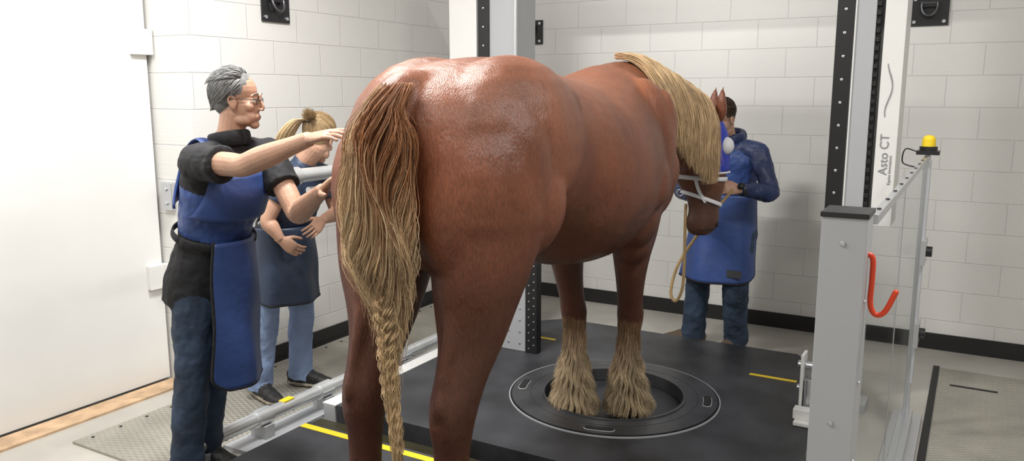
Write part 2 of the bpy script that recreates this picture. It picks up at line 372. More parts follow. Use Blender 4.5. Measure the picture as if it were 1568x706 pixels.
b=MB(); b.box((-.25,4.32,1.3965),(-.15,4.41,1.415),0); b.cyl((-.2,4.365,1.415),(-.2,4.365,1.435),.04,0); b.cyl((-.2,4.365,1.435),(-.2,4.365,1.47),.03,1); b.ell((-.2,4.365,1.47),(.028,.028,.02),1)
b.tube([(-.25,4.36,1.41),(-.30,4.36,1.42),(-.31,4.36,1.36),(-.28,4.36,1.34),(-.22,4.36,1.33)],.0035,0,8,4)
b.make('warning_beacon',[m_black,m_yel],auto=40,bevel=.002)
def anchor(c,axis):
    b=MB()
    def T(p): return (c[0]+p[0],c[1]-p[1],c[2]+p[2]) if axis=='y' else (c[0]+p[1],c[1]+p[0],c[2]+p[2])
    def bx(lo,hi,mi):
        a=T(lo);d=T(hi); b.box([min(i,j) for i,j in zip(a,d)],[max(i,j) for i,j in zip(a,d)],mi)
    bx((-.11,0,-.095),(.11,.012,.095),0); bx((-.035,.012,.02),(.035,.035,.06),0)
    for sx in (-1,1):
        for sz in (-1,1): b.cyl(T((sx*.085,.012,sz*.07)),T((sx*.085,.019,sz*.07)),.011,1,8)
    pts=[T((.045*math.cos(t),.03+.02*abs(math.sin(t)),.03+.065*math.sin(t))) for t in np.linspace(math.pi,2*math.pi,14)]
    b.tube([pts[0][:2]+(pts[0][2]+.02,)]+pts+[pts[-1][:2]+(pts[-1][2]+.02,)],.008,2,10,1)
    b.cyl(T((-.05,.03,.045)),T((.05,.03,.045)),.009,2,10)
    b.make('wall_tie_anchor',[m_black,m_alu2,m_gm],auto=35)
anchor((-3.22,5.889,2.18),'y'); anchor((-.33,5.889,2.21),'y'); anchor((-3.749,3.62,2.21),'x')
# ------------------------------------------------------------------ HORSE
TH=.04; PV=V((-1.5,3.3,0))
HM=Matrix.Translation(PV)@Matrix.Rotation(TH,4,'Z')@Matrix.Translation(-PV)
horse=empty('draft_horse'); CX=-1.53
hb=MB()
def R_(x,y,z,w,h): return ((CX+x,y,z),(w,0,0),(0,0,h))
tr_=[(1.86,1.64,1.30,.12),(1.92,1.71,1.16,.24),(2.05,1.765,1.14,.325),(2.2,1.795,1.16,.355),(2.4,1.81,1.18,.345),(2.55,1.80,1.16,.31),(2.7,1.785,1.08,.325),(2.85,1.765,1.0,.36),(3.0,1.75,.965,.382),(3.2,1.76,.945,.382),(3.4,1.80,.95,.35),(3.55,1.82,.98,.315),(3.7,1.77,1.05,.28),(3.82,1.62,1.14,.21)]
hb.loft([R_(0,y,(t+bo_)/2,w,(t-bo_)/2) for y,t,bo_,w in tr_],0,40,4)
for s in (-1,1):
    hb.ell((CX+s*.15,2.30,1.52),(.215,.40,.29)); hb.ell((CX+s*.18,2.10,1.38),(.185,.23,.28)); hb.ell((CX+s*.20,2.23,1.34),(.170,.20,.20))
    hb.ell((CX+s*.235,2.50,1.63),(.08,.10,.09)); hb.ell((CX+s*.275,2.12,1.44),(.095,.13,.22)); hb.ell((CX+s*.13,1.94,1.38),(.11,.09,.25))
    hb.ell((CX+s*.26,2.33,1.50),(.090,.13,.21))
    hb.ell((CX+s*.19,3.50,1.40),(.17,.20,.36)); hb.ell((CX+s*.14,3.75,1.26),(.15,.16,.20)); hb.ell((CX+s*.21,3.40,1.16),(.12,.15,.17)); hb.ell((CX+s*.19,3.72,1.32),(.13,.12,.16))
    hb.ell((CX+s*.295,3.36,1.30),(.09,.12,.13)); hb.ell((CX+s*.275,3.55,1.51),(.075,.09,.20)); hb.ell((CX+s*.19,3.45,1.03),(.09,.10,.13))
NK=[(-1.53,3.42,1.42,.25,.38,0),(-1.52,3.62,1.45,.235,.385,0),(-1.495,3.80,1.49,.20,.35,.1),(-1.455,3.98,1.50,.165,.30,.2),(-1.40,4.16,1.49,.14,.255,.28),(-1.35,4.32,1.48,.12,.21,.4),(-1.31,4.43,1.48,.10,.165,.6)]
def nring(c): 
    a=c[5]; return ((c[0],c[1],c[2]),(c[3]*math.cos(a),-c[3]*math.sin(a),0),(0,0,c[4]))
hb.loft([nring(c) for c in NK],0,32,5)
Fd=V((.862,.507,0)); S=V((.507,-.862,0)); HB=V((-1.305,4.46,0))
HD=[(-.02,1.60,.06,.05),(-.02,1.55,.12,.085),(-.01,1.47,.15,.10),(-.01,1.38,.17,.105),(-.015,1.29,.172,.098),(.01,1.20,.142,.082),(.03,1.11,.105,.066),(.035,1.03,.088,.060),(.03,.97,.094,.066),(.02,.91,.075,.056),(.015,.885,.04,.035)]
def hring(c,sc=1): return (tuple(HB+Fd*c[0]+V((0,0,c[1]))),tuple(Fd*c[2]*sc),tuple(S*c[3]*sc))
hb.loft([hring(c) for c in HD],0,28,5)
for s in (-1,1):
    base=HB+Fd*.09+S*.06*s+V((0,0,1.56)); 
    hb.tube([base,base+V((0,0,.05))+S*.008*s,base+V((0,0,.11))+S*.01*s,base+V((0,0,.17))+Fd*.01],[(.028,.03),(.034,.034),(.024,.022),(.004,.004)],0,12,4)
def leg(L,s,dy,dx=0,z0=.06,z1=1.2):
    rr=[]
    for z,x,y,rx,ry in L:
        k=max(0,min(1,1-(z-z0)/(z1-z0)))
        rr.append(((CX+s*x+dx*k,y+dy*k,z),(rx,0,0),(0,ry,0)))
    hb.loft(rr,0,24,5)
FL=[(1.25,.19,3.48,.13,.19),(1.05,.18,3.50,.108,.15),(.92,.165,3.53,.086,.112),(.80,.155,3.56,.070,.085),(.68,.145,3.60,.062,.07),(.60,.14,3.63,.066,.072),(.52,.135,3.64,.05,.055),(.40,.13,3.65,.044,.050),(.28,.13,3.66,.058,.065),(.19,.13,3.69,.058,.063),(.13,.13,3.71,.075,.085),(.06,.13,3.73,.088,.10)]
leg(FL,1,0,-.03); leg(FL,-1,-.13,-.02)
HL=[(1.40,.185,2.12,.165,.24),(1.25,.185,2.10,.165,.205),(1.12,.18,2.075,.15,.172),(1.0,.175,2.06,.123,.140),(.9,.175,2.04,.098,.118),(.81,.172,2.0,.081,.102),(.74,.17,1.97,.074,.100),(.66,.17,1.955,.066,.085),(.57,.17,1.96,.056,.066),(.45,.17,1.965,.052,.060),(.34,.17,1.97,.06,.066),(.25,.17,2.0,.07,.078),(.18,.17,2.04,.08,.095),(.10,.17,2.06,.095,.11)]
HDX=-.075
leg(HL,1,0,HDX,.1,1.35); leg(HL,-1,0,HDX,.1,1.35)
for s in (-1,1):
    hb.ell((CX+s*.17+HDX*.5,1.893,.745),(.024,.042,.055)); hb.ell((CX+s*.185,2.21,1.12),(.085,.07,.10)); hb.tube([(CX+s*.17+HDX*.3,1.94,1.0),(CX+s*.17+HDX*.45,1.90,.86),(CX+s*.17+HDX*.5,1.885,.76)],[.03,.018,.02],0,10,4)
    hb.ell((CX+s*.21+HDX*.5,1.965,.72),(.035,.05,.05))
hb.tube([(CX,1.98,1.70),(CX,1.87,1.68),(CX,1.80,1.58),(CX,1.80,1.42)],[.06,.055,.045,.03],0,14,4)
m_coat=colattr_mat('chestnut_coat',.38,.48,bump=.45,bscale=240,var=.34,vscale=3.0,stretch=(1,1,.6),bdist=.006)
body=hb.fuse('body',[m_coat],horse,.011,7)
me=body.data; nv=len(me.vertices); co=np.empty(nv*3,np.float32); me.vertices.foreach_get('co',co); co=co.reshape(-1,3)
col=np.tile(np.array([.175,.055,.025]),(nv,1))
def mixc(mask,c):
    global col; mask=np.clip(mask,0,1)[:,None]; col=col*(1-mask)+np.array(c)*mask
z=co[:,2]; y=co[:,1]; x=co[:,0]
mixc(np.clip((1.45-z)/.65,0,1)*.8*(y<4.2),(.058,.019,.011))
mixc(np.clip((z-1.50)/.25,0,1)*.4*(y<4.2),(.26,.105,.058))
mixc(np.clip((.58-z)/.26,0,1)*.9*(y>3.2)*(y<4.2),(.55,.40,.25))
mixc(np.clip((.40-z)/.12,0,1)*(y<2.5),(.5,.36,.22))
mixc(np.clip((1.30-z)/.2,0,1)*(y>4.2)*.8,(.07,.032,.02))
mixc(((z<.14)&(y<4.2)).astype(float),(.16,.12,.085))
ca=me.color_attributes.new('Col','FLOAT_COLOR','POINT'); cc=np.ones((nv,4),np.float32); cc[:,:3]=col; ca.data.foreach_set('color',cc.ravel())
m_hair=colattr_mat('horse_hair',.5,.3,var=.18,vscale=12)
# tail
N=8500;K=20
t=rng.random(N); zt=1.715-.34*t**1.2; zb=1.18-.20*rng.random(N)+.07*rng.normal(size=N)
phi=rng.random(N)*2*np.pi; rho=np.sqrt(rng.random(N))*(1+.18*rng.random(N)**4)
zk=[.5,.8,.95,1.05,1.12,1.2,1.4,1.55,1.64,1.70,1.76]; wk=[.02,.02,.030,.05,.075,.100,.112,.110,.100,.082,.045]
cxk=[-1.525,-1.53,-1.53,-1.53,-1.535,-1.54,-1.545,-1.53,-1.515,-1.505,-1.50]; cyk=[1.86,1.84,1.83,1.82,1.81,1.80,1.79,1.79,1.80,1.84,1.90]
s_=np.linspace(0,1,K)[None,:]
Z=zt[:,None]+(zb-zt)[:,None]*s_
grow=np.clip(s_*3.6,0.55,1)**.7
lock=np.round(phi/(2*np.pi)*30)/30*2*np.pi
ph2=phi[:,None]+(lock-phi)[:,None]*.4*s_+.28*np.sin(Z*14+lock[:,None]*3)
W=np.interp(Z,zk,wk); X=np.interp(Z,zk,cxk)+np.cos(ph2)*W*rho[:,None]*grow; Y=np.interp(Z,zk,cyk)+np.sin(ph2)*W*.62*rho[:,None]*grow
X+=.010*np.sin(Z*38+lock[:,None]*9)*s_+.008*rng.normal(size=(N,1))*s_; Y+=.007*np.cos(Z*33+lock[:,None]*7)*s_; Z=Z+.02*np.sin(np.clip(s_*5,0,math.pi))
fr_=(rng.random((N,1))<.15)*s_; X+=.022*rng.normal(size=(N,1))*fr_; Y-=.015*rng.random((N,1))*fr_
P=np.stack([X,Y,Z],-1)
g=np.clip((1.50-Z)/.30+ .25*rng.normal(size=(N,1)),0,1)
edge=((np.cos(phi)<-.3)&(rho>.6)).astype(float)[:,None]*.45
g=np.clip(g*(0.35+.65*(rng.random((N,1))>.3))+edge,0,1)[...,None]
C=(1-g)*np.array([.30,.125,.052])+g*np.array([.74,.55,.33]); C*=(.55+.7*rng.random((N,1,1)))
strands('tail_hair',P,np.interp(np.linspace(0,1,K),[0,.6,1],[.0012,.0011,.0004]),C,m_hair,horse)
def bundle(path,rad,n,K,c0,amp=1):
    path=cr(path,4); idx=np.linspace(0,len(path)-1,K); pp=np.stack([np.interp(idx,np.arange(len(path)),path[:,i]) for i in range(3)],-1); rr=np.interp(np.linspace(0,1,K),np.linspace(0,1,len(rad)),rad)
    a=rng.random(n)*2*np.pi; r=np.sqrt(rng.random(n))
    off=np.stack([np.cos(a)*r,np.sin(a)*r,0*a],-1)
    P=pp[None]+off[:,None,:]*rr[None,:,None]
    C=np.array(c0)*(.6+.65*rng.random((n,1,1)))*np.ones((n,K,1)); return P,C
Ps=[];Cs=[]
for k in range(3):
    th=np.linspace(0,2*np.pi*4.0,70); zz=np.linspace(1.10,.60,70); am=np.linspace(.021,.007,70)
    xx=np.interp(zz,zk,cxk)+am*np.sin(th+k*2.094)+.006*np.sin(zz*13); yy=np.interp(zz,zk,cyk)-.02+am*.6*np.sin(2*(th+k*2.094))
    p,c=bundle(np.stack([xx,yy,zz],-1),[.018,.012,.007],130,100,(.66,.47,.27)); p=p+.004*rng.normal(size=(130,1,3)); Ps.append(p);Cs.append(c)
strands('tail_braid',np.concatenate(Ps),np.full(100,.0011),np.concatenate(Cs),m_hair,horse)
n=520; z0=1.05-.42*rng.random(n); ln=.08+.1*rng.random(n); ss=np.linspace(0,1,8)[None,:]; Zf=z0[:,None]-ln[:,None]*ss; af=rng.random(n)*6.283
Xf=np.interp(Zf,zk,cxk)+np.cos(af)[:,None]*(.014+.024*ss*rng.random((n,1)))*np.clip(Zf,.4,1); Yf=np.interp(Zf,zk,cyk)-.02+np.sin(af)[:,None]*(.012+.02*ss)*np.clip(Zf,.4,1)
strands('braid_flyaways',np.stack([Xf,Yf,Zf],-1),np.full(8,.0008),np.ones((n,8,1))*np.array([.62,.44,.24]),m_hair,horse)
p,c=bundle(np.array([(-1.525,1.84,.62),(-1.525,1.84,.56),(-1.52,1.84,.48),(-1.515,1.84,.42)]),[.008,.012,.012,.003],140,10,(.42,.22,.09)); strands('tail_tip',p,np.full(10,.0011),c,m_hair,horse)
# mane
NKc=cr(np.array(NK),8)
N=6200;K=18
tt=.20+.80*rng.random(N); idx=tt*(len(NKc)-1); ctr=np.stack([np.interp(idx,np.arange(len(NKc)),NKc[:,i]) for i in range(6)],-1)
L=(.50+.12*rng.random(N))*(1.0-.12*np.clip((tt-.8)/.2,0,1))
s_=np.linspace(0,1,K)[None,:]; w=ctr[:,3:4]; h=ctr[:,4:5]; a=ctr[:,5:6]
lift=.010+.030*rng.random((N,1))
sa=L[:,None]*s_; ph=np.minimum(sa/((w+h)*.62),1.45); extra=np.maximum(sa-1.45*(w+h)*.62,0)
lat=(w+lift)*np.sin(ph); up=(h+lift)*np.cos(ph)-extra
fw=(.02+.12*np.clip(1-tt*1.05,0,1)[:,None]+.02*rng.normal(size=(N,1)))*s_**1.1
lk=np.round(tt*30)/30
fw=fw+((lk-tt)*1.0)[:,None]*s_*.6
lat=lat+.006*np.sin(s_*9+60*lk[:,None])
X=ctr[:,0:1]+lat*np.cos(a)+fw*np.sin(a); Y=ctr[:,1:2]-lat*np.sin(a)+fw*np.cos(a); Z=ctr[:,2:3]+up
X=X+(rng.random((N,1))-.5)*.03*(1-s_)
P=np.stack([X,Y,Z],-1)
C=np.array([.68,.48,.28])*(.6+.6*rng.random((N,1,1)))*np.ones((1,K,1)); root=np.clip(1-s_/.15,0,1)[...,None]*.5; C=C*(1-root)+root*np.array([.3,.12,.05])
strands('mane',P,np.interp(np.linspace(0,1,K),[0,.7,1],[.0017,.0015,.0005]),C,m_hair,horse)
# feathers
Ps=[];Cs=[]
def feather(s,L,dy,dx,z0,top,bot,n,z1=1.2):
    zz=np.array([q[0] for q in L])[::-1]; K=11
    zr=bot+.09+(top-bot-.09)*rng.random(n)**1.15; a=rng.random(n)*2*np.pi
    zr=zr+.05*rng.normal(size=n)*(zr>top-.15)
    sx=np.linspace(0,1,K)[None,:]; ln=.05+.11*rng.random(n)+.05*(zr<.3); Z=np.maximum(zr[:,None]-ln[:,None]*sx,bot+.012+.03*rng.random((n,1)))
    k=np.clip(1-(Z-z0)/(z1-z0),0,1)
    def it(i): return np.interp(Z,zz,np.array([q[i] for q in L])[::-1])
    lock=np.round(a/(2*np.pi)*24)/24*2*np.pi; aa=a[:,None]+(lock-a)[:,None]*.3*sx
    low=np.clip((.34-Z)/.22,0,1); back=.5-.5*np.sin(aa); dep=np.clip((top-Z)/.3,0.03,1)
    lf=-.004+(.006+(.005+.028*rng.random((n,1)))*sx)*dep+low*sx*(.026+.024*back)
    wv=.008*np.sin(Z*55+lock[:,None]*5)*dep*sx
    X=CX+s*it(1)+dx*k+np.cos(aa)*(np.minimum(it(3),.066)+lf)+wv; Y=it(2)+dy*k+np.sin(aa)*(np.minimum(it(4),.074)+lf)
    Ps.append(np.stack([X,Y,Z],-1)); tb=np.clip((zr-top+.25)/.25,0,1)[:,None,None]*.85
    c=np.array([.76,.60,.39])*(1-tb)+tb*np.array([.22,.10,.05]); Cs.append(c*(.5+.65*rng.random((n,1,1)))*np.ones((1,K,1)))
feather(1,FL,0,-.03,.06,.62,.06,6200); feather(-1,FL,-.13,-.02,.06,.62,.06,6200); feather(1,HL,0,HDX,.1,.42,.1,1300,1.35); feather(-1,HL,0,HDX,.1,.42,.1,1300,1.35)
strands('leg_feather',np.concatenate(Ps),np.linspace(.0012,.0004,11),np.concatenate(Cs),m_hair,horse)
# hood + halter
m_blue=pmat('royal_blue_nylon',(.03,.05,.42),.5,bump=.1,bscale=20); m_strap=pmat('white_webbing',(.72,.72,.75),.6); m_rope=pmat('tan_rope',(.42,.28,.13),.8,bump=.5,bscale=150)
HDc=cr(np.array(HD),8)
def hpt(zq,ang,sc=1,off=0):
    zz=HDc[::-1,1]; f=[np.interp(zq,zz,HDc[::-1,i]) for i in (0,2,3)]
    c=HB+Fd*f[0]+V((0,0,zq)); return c+Fd*math.cos(ang)*(f[1]*sc+off)+S*math.sin(ang)*(f[2]*sc+off)
def strap(b,z0,z1,r,mi,a0=0,a1=2*math.pi,off=.006):
    pts=[hpt(z0+(z1-z0)*.5*(1-math.cos(a)),a,1,off) for a in np.linspace(a0,a1,33)]
    b.tube(pts,[(r,.004)]*33,mi,8,1,True,(0,0,1))
b=MB()
G=[[hpt(zq,a,1.0,.012) for a in np.linspace(-1.5,1.5,28)] for zq in np.linspace(1.25,1.575,12)]
v=[p for r in G for p in r]; b.add(v,[(i*28+j,i*28+j+1,(i+1)*28+j+1,(i+1)*28+j) for i in range(11) for j in range(27)],0)
hood=b.make('blindfold_hood',[m_blue],horse,smooth=True); sd=hood.modifiers.new('s','SOLIDIFY'); sd.thickness=.006
b=MB()
for s in (1,-1): b.ell(hpt(1.40,s*.6,1,.0),(.045,.045,.05),1)
b.tube([hpt(zq,1.5,1,.016) for zq in np.linspace(1.25,1.575,8)],.006,1,8,2); b.tube([hpt(1.25,a,1,.016) for a in np.linspace(-1.5,1.5,14)],.006,1,8,2)
strap(b,1.21,1.23,.013,1); strap(b,1.06,1.14,.012,1); strap(b,1.56,1.28,.012,0)
for s in (1,-1): b.tube([hpt(1.21,s*1.9,1,.006),hpt(1.15,s*1.9,1,.007),hpt(1.09,s*1.7,1,.006)],[(.012,.004)]*3,1,8,3,True,(0,0,1))
b.torus(hpt(1.13,math.pi,1,.02),.018,.004,'y',2)
b.make('halter',[m_blue,m_strap,m_alu2],horse,smooth=True)
b=MB(); 
for s in (1,-1): b.ell(hpt(.955,s*.55,1,-.005),(.012,.012,.02),0)
b.tube([hpt(.925,a,1,.001) for a in np.linspace(-.9,1.9,9)],.003,0,6,1)
b.make('nostrils',[m_dark],horse,smooth=True)
horse.matrix_world=HM
b=MB(); j=hpt(1.06,math.pi,1,.012)
hd=HM.inverted()@V((-1.22,4.70,1.13))
b.tube([j,j+V((.0,0,-.12)),j+V((.0,.01,-.35)),j+V((-.01,.02,-.50)),j+V((-.05,.03,-.58)),j+V((-.085,.05,-.52)),j+V((-.05,.1,-.35)),(j+hd)/2+V((0,.05,-.12)),hd],.009,0,10,8)
rp=b.make('lead_rope',[m_rope],smooth=True); rp.matrix_world=HM
# ------------------------------------------------------------------ PEOPLE
m_skin=pmat('skin',(.46,.265,.18),.5,var=.12,vscale=12,bump=.12,bscale=120); m_lip=pmat('lips',(.38,.18,.135),.5)
m_eye=pmat('eye_white',(.7,.7,.68),.2); m_iris=pmat('iris',(.05,.04,.03),.2)
m_jean=pmat('dark_denim',(.026,.045,.080),.8,bump=.9,bscale=8,var=.45,vscale=7)
m_scrub=pmat('light_blue_denim',(.22,.30,.48),.8,bump=.8,bscale=8,var=.2,vscale=6)
m_shirt=pmat('black_jersey',(.009,.009,.011),.8,bump=.8,bscale=9)
m_apron=pmat('blue_lead_apron',(.032,.066,.215),.45,bump=.6,bscale=6,var=.18,vscale=4)
m_apron2=pmat('navy_lead_apron',(.024,.038,.072),.5,bump=.5,bscale=7,var=.15)
m_navy=pmat('navy_jacket',(.014,.026,.085),.5,bump=.9,bscale=10,var=.2)
m_shoe=pmat('brown_suede_shoe',(.09,.06,.04),.8); m_sole=pmat('rubber_sole',(.35,.30,.24),.7); m_bshoe=pmat('black_shoe',(.012,.012,.012),.6)
def head_mat(c,fwd,pitch,sc=1,roll=0):
    f=V((fwd[0],fwd[1],0)).normalized(); r=V((f.y,-f.x,0)).normalized(); f3=(f*math.cos(pitch)-V((0,0,1))*math.sin(pitch)).normalized(); u=r.cross(f3)
    M=Matrix(((r.x,f3.x,u.x,c[0]),(r.y,f3.y,u.y,c[1]),(r.z,f3.z,u.z,c[2]),(0,0,0,1))); return M@Matrix.Scale(sc,4)
def build_head(M,parent,neck,mats,hairline=True):
    b=MB(); R3=M.to_3x3(); sc=M.to_scale()[0]
    def E(c,r,mi): b.ell(M@V(c),r,mi,R3)
    def T(p,r,mi,n=10): b.tube([M@V(q) for q in p],[q*sc for q in r] if hasattr(r,'__len__') else r*sc,mi,n,3)
    E((0,-.015,.045),(.074,.092,.082),0); E((0,.018,-.02),(.060,.072,.078),0); E((0,.03,-.062),(.050,.056,.047),0)
    E((0,.064,-.099),(.025,.022,.019),0)
    for s in (-1,1):
        E((s*.040,.056,-.022),(.022,.022,.022),0); E((s*.034,.022,-.079),(.024,.044,.024),0); E((s*.028,.055,-.065),(.022,.026,.025),0)
        T([(s*.010,.086,.027),(s*.030,.084,.031),(s*.048,.070,.024)],.007,0)
        E((s*.074,-.002,-.008),(.007,.017,.028),0); T([(s*.077,.010,.010),(s*.083,-.004,.022),(s*.085,-.018,.012),(s*.082,-.016,-.010),(s*.075,.0,-.030)],[.0035,.004,.004,.004,.004],0,8)
        E((s*.008,.098,-.034),(.007,.008,.006),0)
        T([(s*.018,.083,.013),(s*.031,.087,.016),(s*.044,.078,.012)],.0045,0,8); T([(s*.018,.082,-.003),(s*.031,.085,-.006),(s*.043,.077,-.002)],.004,0,8)
    T([(0,.086,.022),(0,.094,.002),(0,.103,-.018),(0,.103,-.029)],[.007,.007,.008,.008],0)
    T([(-.020,.086,-.064),(-.010,.089,-.062),(0,.090,-.064),(.010,.089,-.062),(.020,.086,-.064)],[.002,.0032,.0032,.0032,.002],1,8)
    T([(-.017,.086,-.070),(0,.089,-.071),(.017,.086,-.070)],[.002,.0038,.002],1,8)
    E((0,.078,-.067),(.030,.011,.017),0)
    if hairline: E((0,-.026,.054),(.082,.094,.084),2); E((0,-.058,.0),(.066,.055,.065),2)
    nb=V(neck); top=M@V((0,-.022,-.05)); b.tube([nb-V((0,0,.06)),nb,(nb+top)/2,top],[.066,.058,.054,.055],0,18,4)
    h=b.fuse('head',mats,parent,.003,3)
    e=MB()
    for s in (-1,1):
        e.ell(M@V((s*.031,.076,.004)),(.0115*sc,)*3,0); e.ell(M@V((s*.031,.0855,.004)),(.0045*sc,.0030*sc,.0045*sc),1,R3.normalized())
        e.tube([M@V((s*.016,.088,.032)),M@V((s*.032,.090,.036)),M@V((s*.048,.079,.031))],.0025,2,6,3)
    e.make('eyes',[m_eye,m_iris,mats[2]],parent,smooth=True); return h
def hand(b,W,D,Nn,T,mi,curl=(.25,.3,.25),spread=.06,sc=1,thumb_in=0):
    W=V(W);D=V(D).normalized();Nn=V(Nn); Nn=(Nn-D*Nn.dot(D)).normalized(); X=D.cross(Nn).normalized(); T=X if X.dot(V(T))>0 else -X
    b.loft([(W+D*d*sc,T*w*sc,Nn*h*sc) for d,w,h in ((-.03,.027,.021),(0,.028,.020),(.03,.036,.018),(.06,.042,.016),(.085,.041,.014),(.097,.036,.010))],mi,18,3)
    b.ell(W+D*.035*sc+T*.026*sc+Nn*.008*sc,(.018*sc,.018*sc,.018*sc),mi)
    for off,L,r in ((.031,.076,.0086),(.0105,.084,.0088),(-.0115,.077,.0085),(-.031,.060,.0076)):
        p=W+D*.085*sc+T*off*sc; d=(D+T*off/.03*spread).normalized(); P=[p-d*.02,p]; ang=0
        for seg,c in zip((.45,.31,.24),curl):
            ang+=c; dd=d*math.cos(ang)+Nn*math.sin(ang); p=p+dd*L*sc*seg; P.append(p)
        b.tube(P,[r*sc,r*sc,r*.95*sc,r*.9*sc,r*.8*sc],mi,10,3)
    p=W+D*.025*sc+T*.028*sc+Nn*.006; d1=(D*.65+T*(.75-thumb_in)+Nn*(.25+thumb_in)).normalized(); d2=(D*.85+T*(.4-thumb_in)+Nn*(.3+thumb_in)).normalized()
    b.tube([p-d1*.01,p+d1*.032*sc,p+d1*.036*sc+d2*.022*sc,p+d1*.036*sc+d2*.046*sc],[.014*sc,.012*sc,.0105*sc,.0088*sc],mi,10,3)
def person(name,J,sleeve,shirt,pants,apron,headf=(1,0),pitch=0,headmats=None,k=1.0,foot=m_bshoe,handspec=None,hsc=.95,legw=1.0,sleeve_r=.064,upper=None,hem=None):
    E=empty(name); J={a:V(q) for a,q in J.items()}
    bm_=[shirt,pants,apron,foot,m_sole,m_skin]
    b=MB(); up=(J['chest']-J['pelvis']).normalized(); sd_h=(J['hipR']-J['hipL']).normalized(); sd_s=(J['shR']-J['shL']).normalized()
    def rg(c,w,d,t,u=up):
        sd=(sd_h*(1-t)+sd_s*t).normalized(); fw=u.cross(sd).normalized(); return (tuple(c),tuple(sd*w*k),tuple(fw*d*k))
    pe,chs,nk=J['pelvis'],J['chest'],J['neck']; mid=(pe+chs)/2; un=(nk-chs).normalized()
    TR=[rg(pe-up*.13*k,.160,.12,0),rg(pe-up*.04,.176,.132,0),rg(pe+up*.06,.170,.130,.1),rg(mid,.162,.128,.5),rg(chs-up*.06,.178,.135,.8),rg(chs+up*.05,.185,.135,1),rg(chs+(nk-chs)*.5,.185,.12,1),rg(chs+(nk-chs)*.78,.140,.095,1),rg(nk,.072,.070,1),rg(nk+un*.03,.062,.062,1)]
    if hem: TR[0]=rg(pe-up*hem[0],hem[1],hem[2],0); TR[1]=rg(pe-up*.05,.190,.148,0)
    u_=upper if upper is not None else 2
    b.loft(TR,0,32,4,mats=[0,0,0,2,2,u_,u_,0,0])
    for s in 'RL':
        sh,el,wr=J['sh'+s],J['el'+s],J['wr'+s]; q=sleeve_r*k
        b.ell(sh-V((0,0,.008)),(q*1.02,q*1.02,q),0)
        inn=sh+(nk-sh)*.5+V((0,0,-.012)); b.tube([inn,(inn+sh)/2+V((0,0,.002)),sh],[.062*k,.064*k,q],0,16,3)
        if sleeve<1: e=sh+(el-sh)*sleeve; b.tube([sh,(sh+e)/2,e],[q,q*.98,q*.97],0,18,4,False)
        else: b.tube([sh,sh+(el-sh)*.5,el,el+(wr-el)*.5,wr],[q,.062*k,.056*k,.052*k,.040*k],0,16,5,False)
        hp,kn,an,toe=J['hip'+s],J['kn'+s],J['an'+s],J['toe'+s]; a_=legw*k
        b.tube([hp+V((0,0,.0 if hem else .04)),hp+(kn-hp)*.25,hp+(kn-hp)*.6,kn,kn+(an-kn)*.35,kn+(an-kn)*.75,an-V((0,0,.03))],[.095*k,.096*a_,.086*a_,.074*a_,.072*a_,.068*a_,.072*a_],1,20,4,False)
        d=(toe-an); d.z=0; d.normalize(); g=an.z-.085*k
        hz=V((an.x,an.y,g))
        b.tube([hz-d*.055+V((0,0,.05)),hz+V((0,0,.055)),hz+d*.07+V((0,0,.05)),hz+d*.14+V((0,0,.036)),hz+d*.185+V((0,0,.03))],[(.042,.036),(.052,.040),(.042,.044),(.030,.046),(.022,.036)],3,16,4,True,(0,0,1))
        b.tube([hz-d*.06+V((0,0,.014)),hz+V((0,0,.014)),hz+d*.07+V((0,0,.014)),hz+d*.14+V((0,0,.014)),hz+d*.19+V((0,0,.016))],[(.014,.040),(.014,.042),(.014,.048),(.014,.050),(.013,.038)],4,16,4,True,(0,0,1))
    ob=b.fuse('clothed_body',bm_,E,.0065,5)
    tx=bpy.data.textures.get('folds') or bpy.data.textures.new('folds','CLOUDS'); tx.noise_scale=.09; tx.noise_depth=2
    dm=ob.modifiers.new('folds','DISPLACE'); dm.texture=tx; dm.strength=.024; dm.mid_level=.55; dm.texture_coords='GLOBAL'
    b=MB()
    for s in 'RL':
        sh,el,wr=J['sh'+s],J['el'+s],J['wr'+s]
        if sleeve<1: b.tube([sh+(el-sh)*.2,sh+(el-sh)*.7,el,el+(wr-el)*.3,el+(wr-el)*.7,wr],[.048*k,.046*k,.043*k,.045*k,.034*k,.027*k],0,16,5,False)
        else: b.tube([el+(wr-el)*.8,wr],[.028,.026],0,12,2,False)
        D,Nn,T,cu,ti=handspec[s]; hand(b,wr,D,Nn,T,0,cu,sc=k,thumb_in=ti)
    b.fuse('arms_and_hands',[m_skin],E,.0034,2)
    M=head_mat(J['head'],headf,pitch,hsc*k); build_head(M,E,nk,headmats)
    return E,M,TR
def lower_apron(E,C0,C1,side,fwd,a0,a1,b0,b1,pr,mat,nz=34,na=48,waves=.014):
    G=[]; side=V(side);fwd=V(fwd); p0,p1=pr
    for i in range(nz+1):
        t=i/nz; C=V(C0)*(1-t)+V(C1)*t; a=a0*(1-t)+a1*t; bb=b0*(1-t)+b1*t; q=1-.30*max(0,(t-.90)/.10)**2
        mid=(p0+p1)/2; hw=(p1-p0)/2*q
        G.append([C+side*(a*math.sin(p))+fwd*(bb*math.cos(p)+waves*t*math.sin(5*p+1)+.006*math.sin(9*t+3*p)) for p in np.linspace(mid-hw,mid+hw,na+1)])
    b=MB(); b.add([p for r in G for p in r],[(i*(na+1)+j,i*(na+1)+j+1,(i+1)*(na+1)+j+1,(i+1)*(na+1)+j) for i in range(nz) for j in range(na)],0)
    o=b.make('apron_skirt',[mat],E,smooth=True); s=o.modifiers.new('s','SOLIDIFY'); s.thickness=.012; s.offset=0
    b=MB(); edge=[r[0] for r in G]+G[-1][1:-1]+[r[-1] for r in G][::-1]; b.tube(edge,.0075,0,8,1)
    b.make('apron_piping',[m_shirt],E,smooth=True); return G
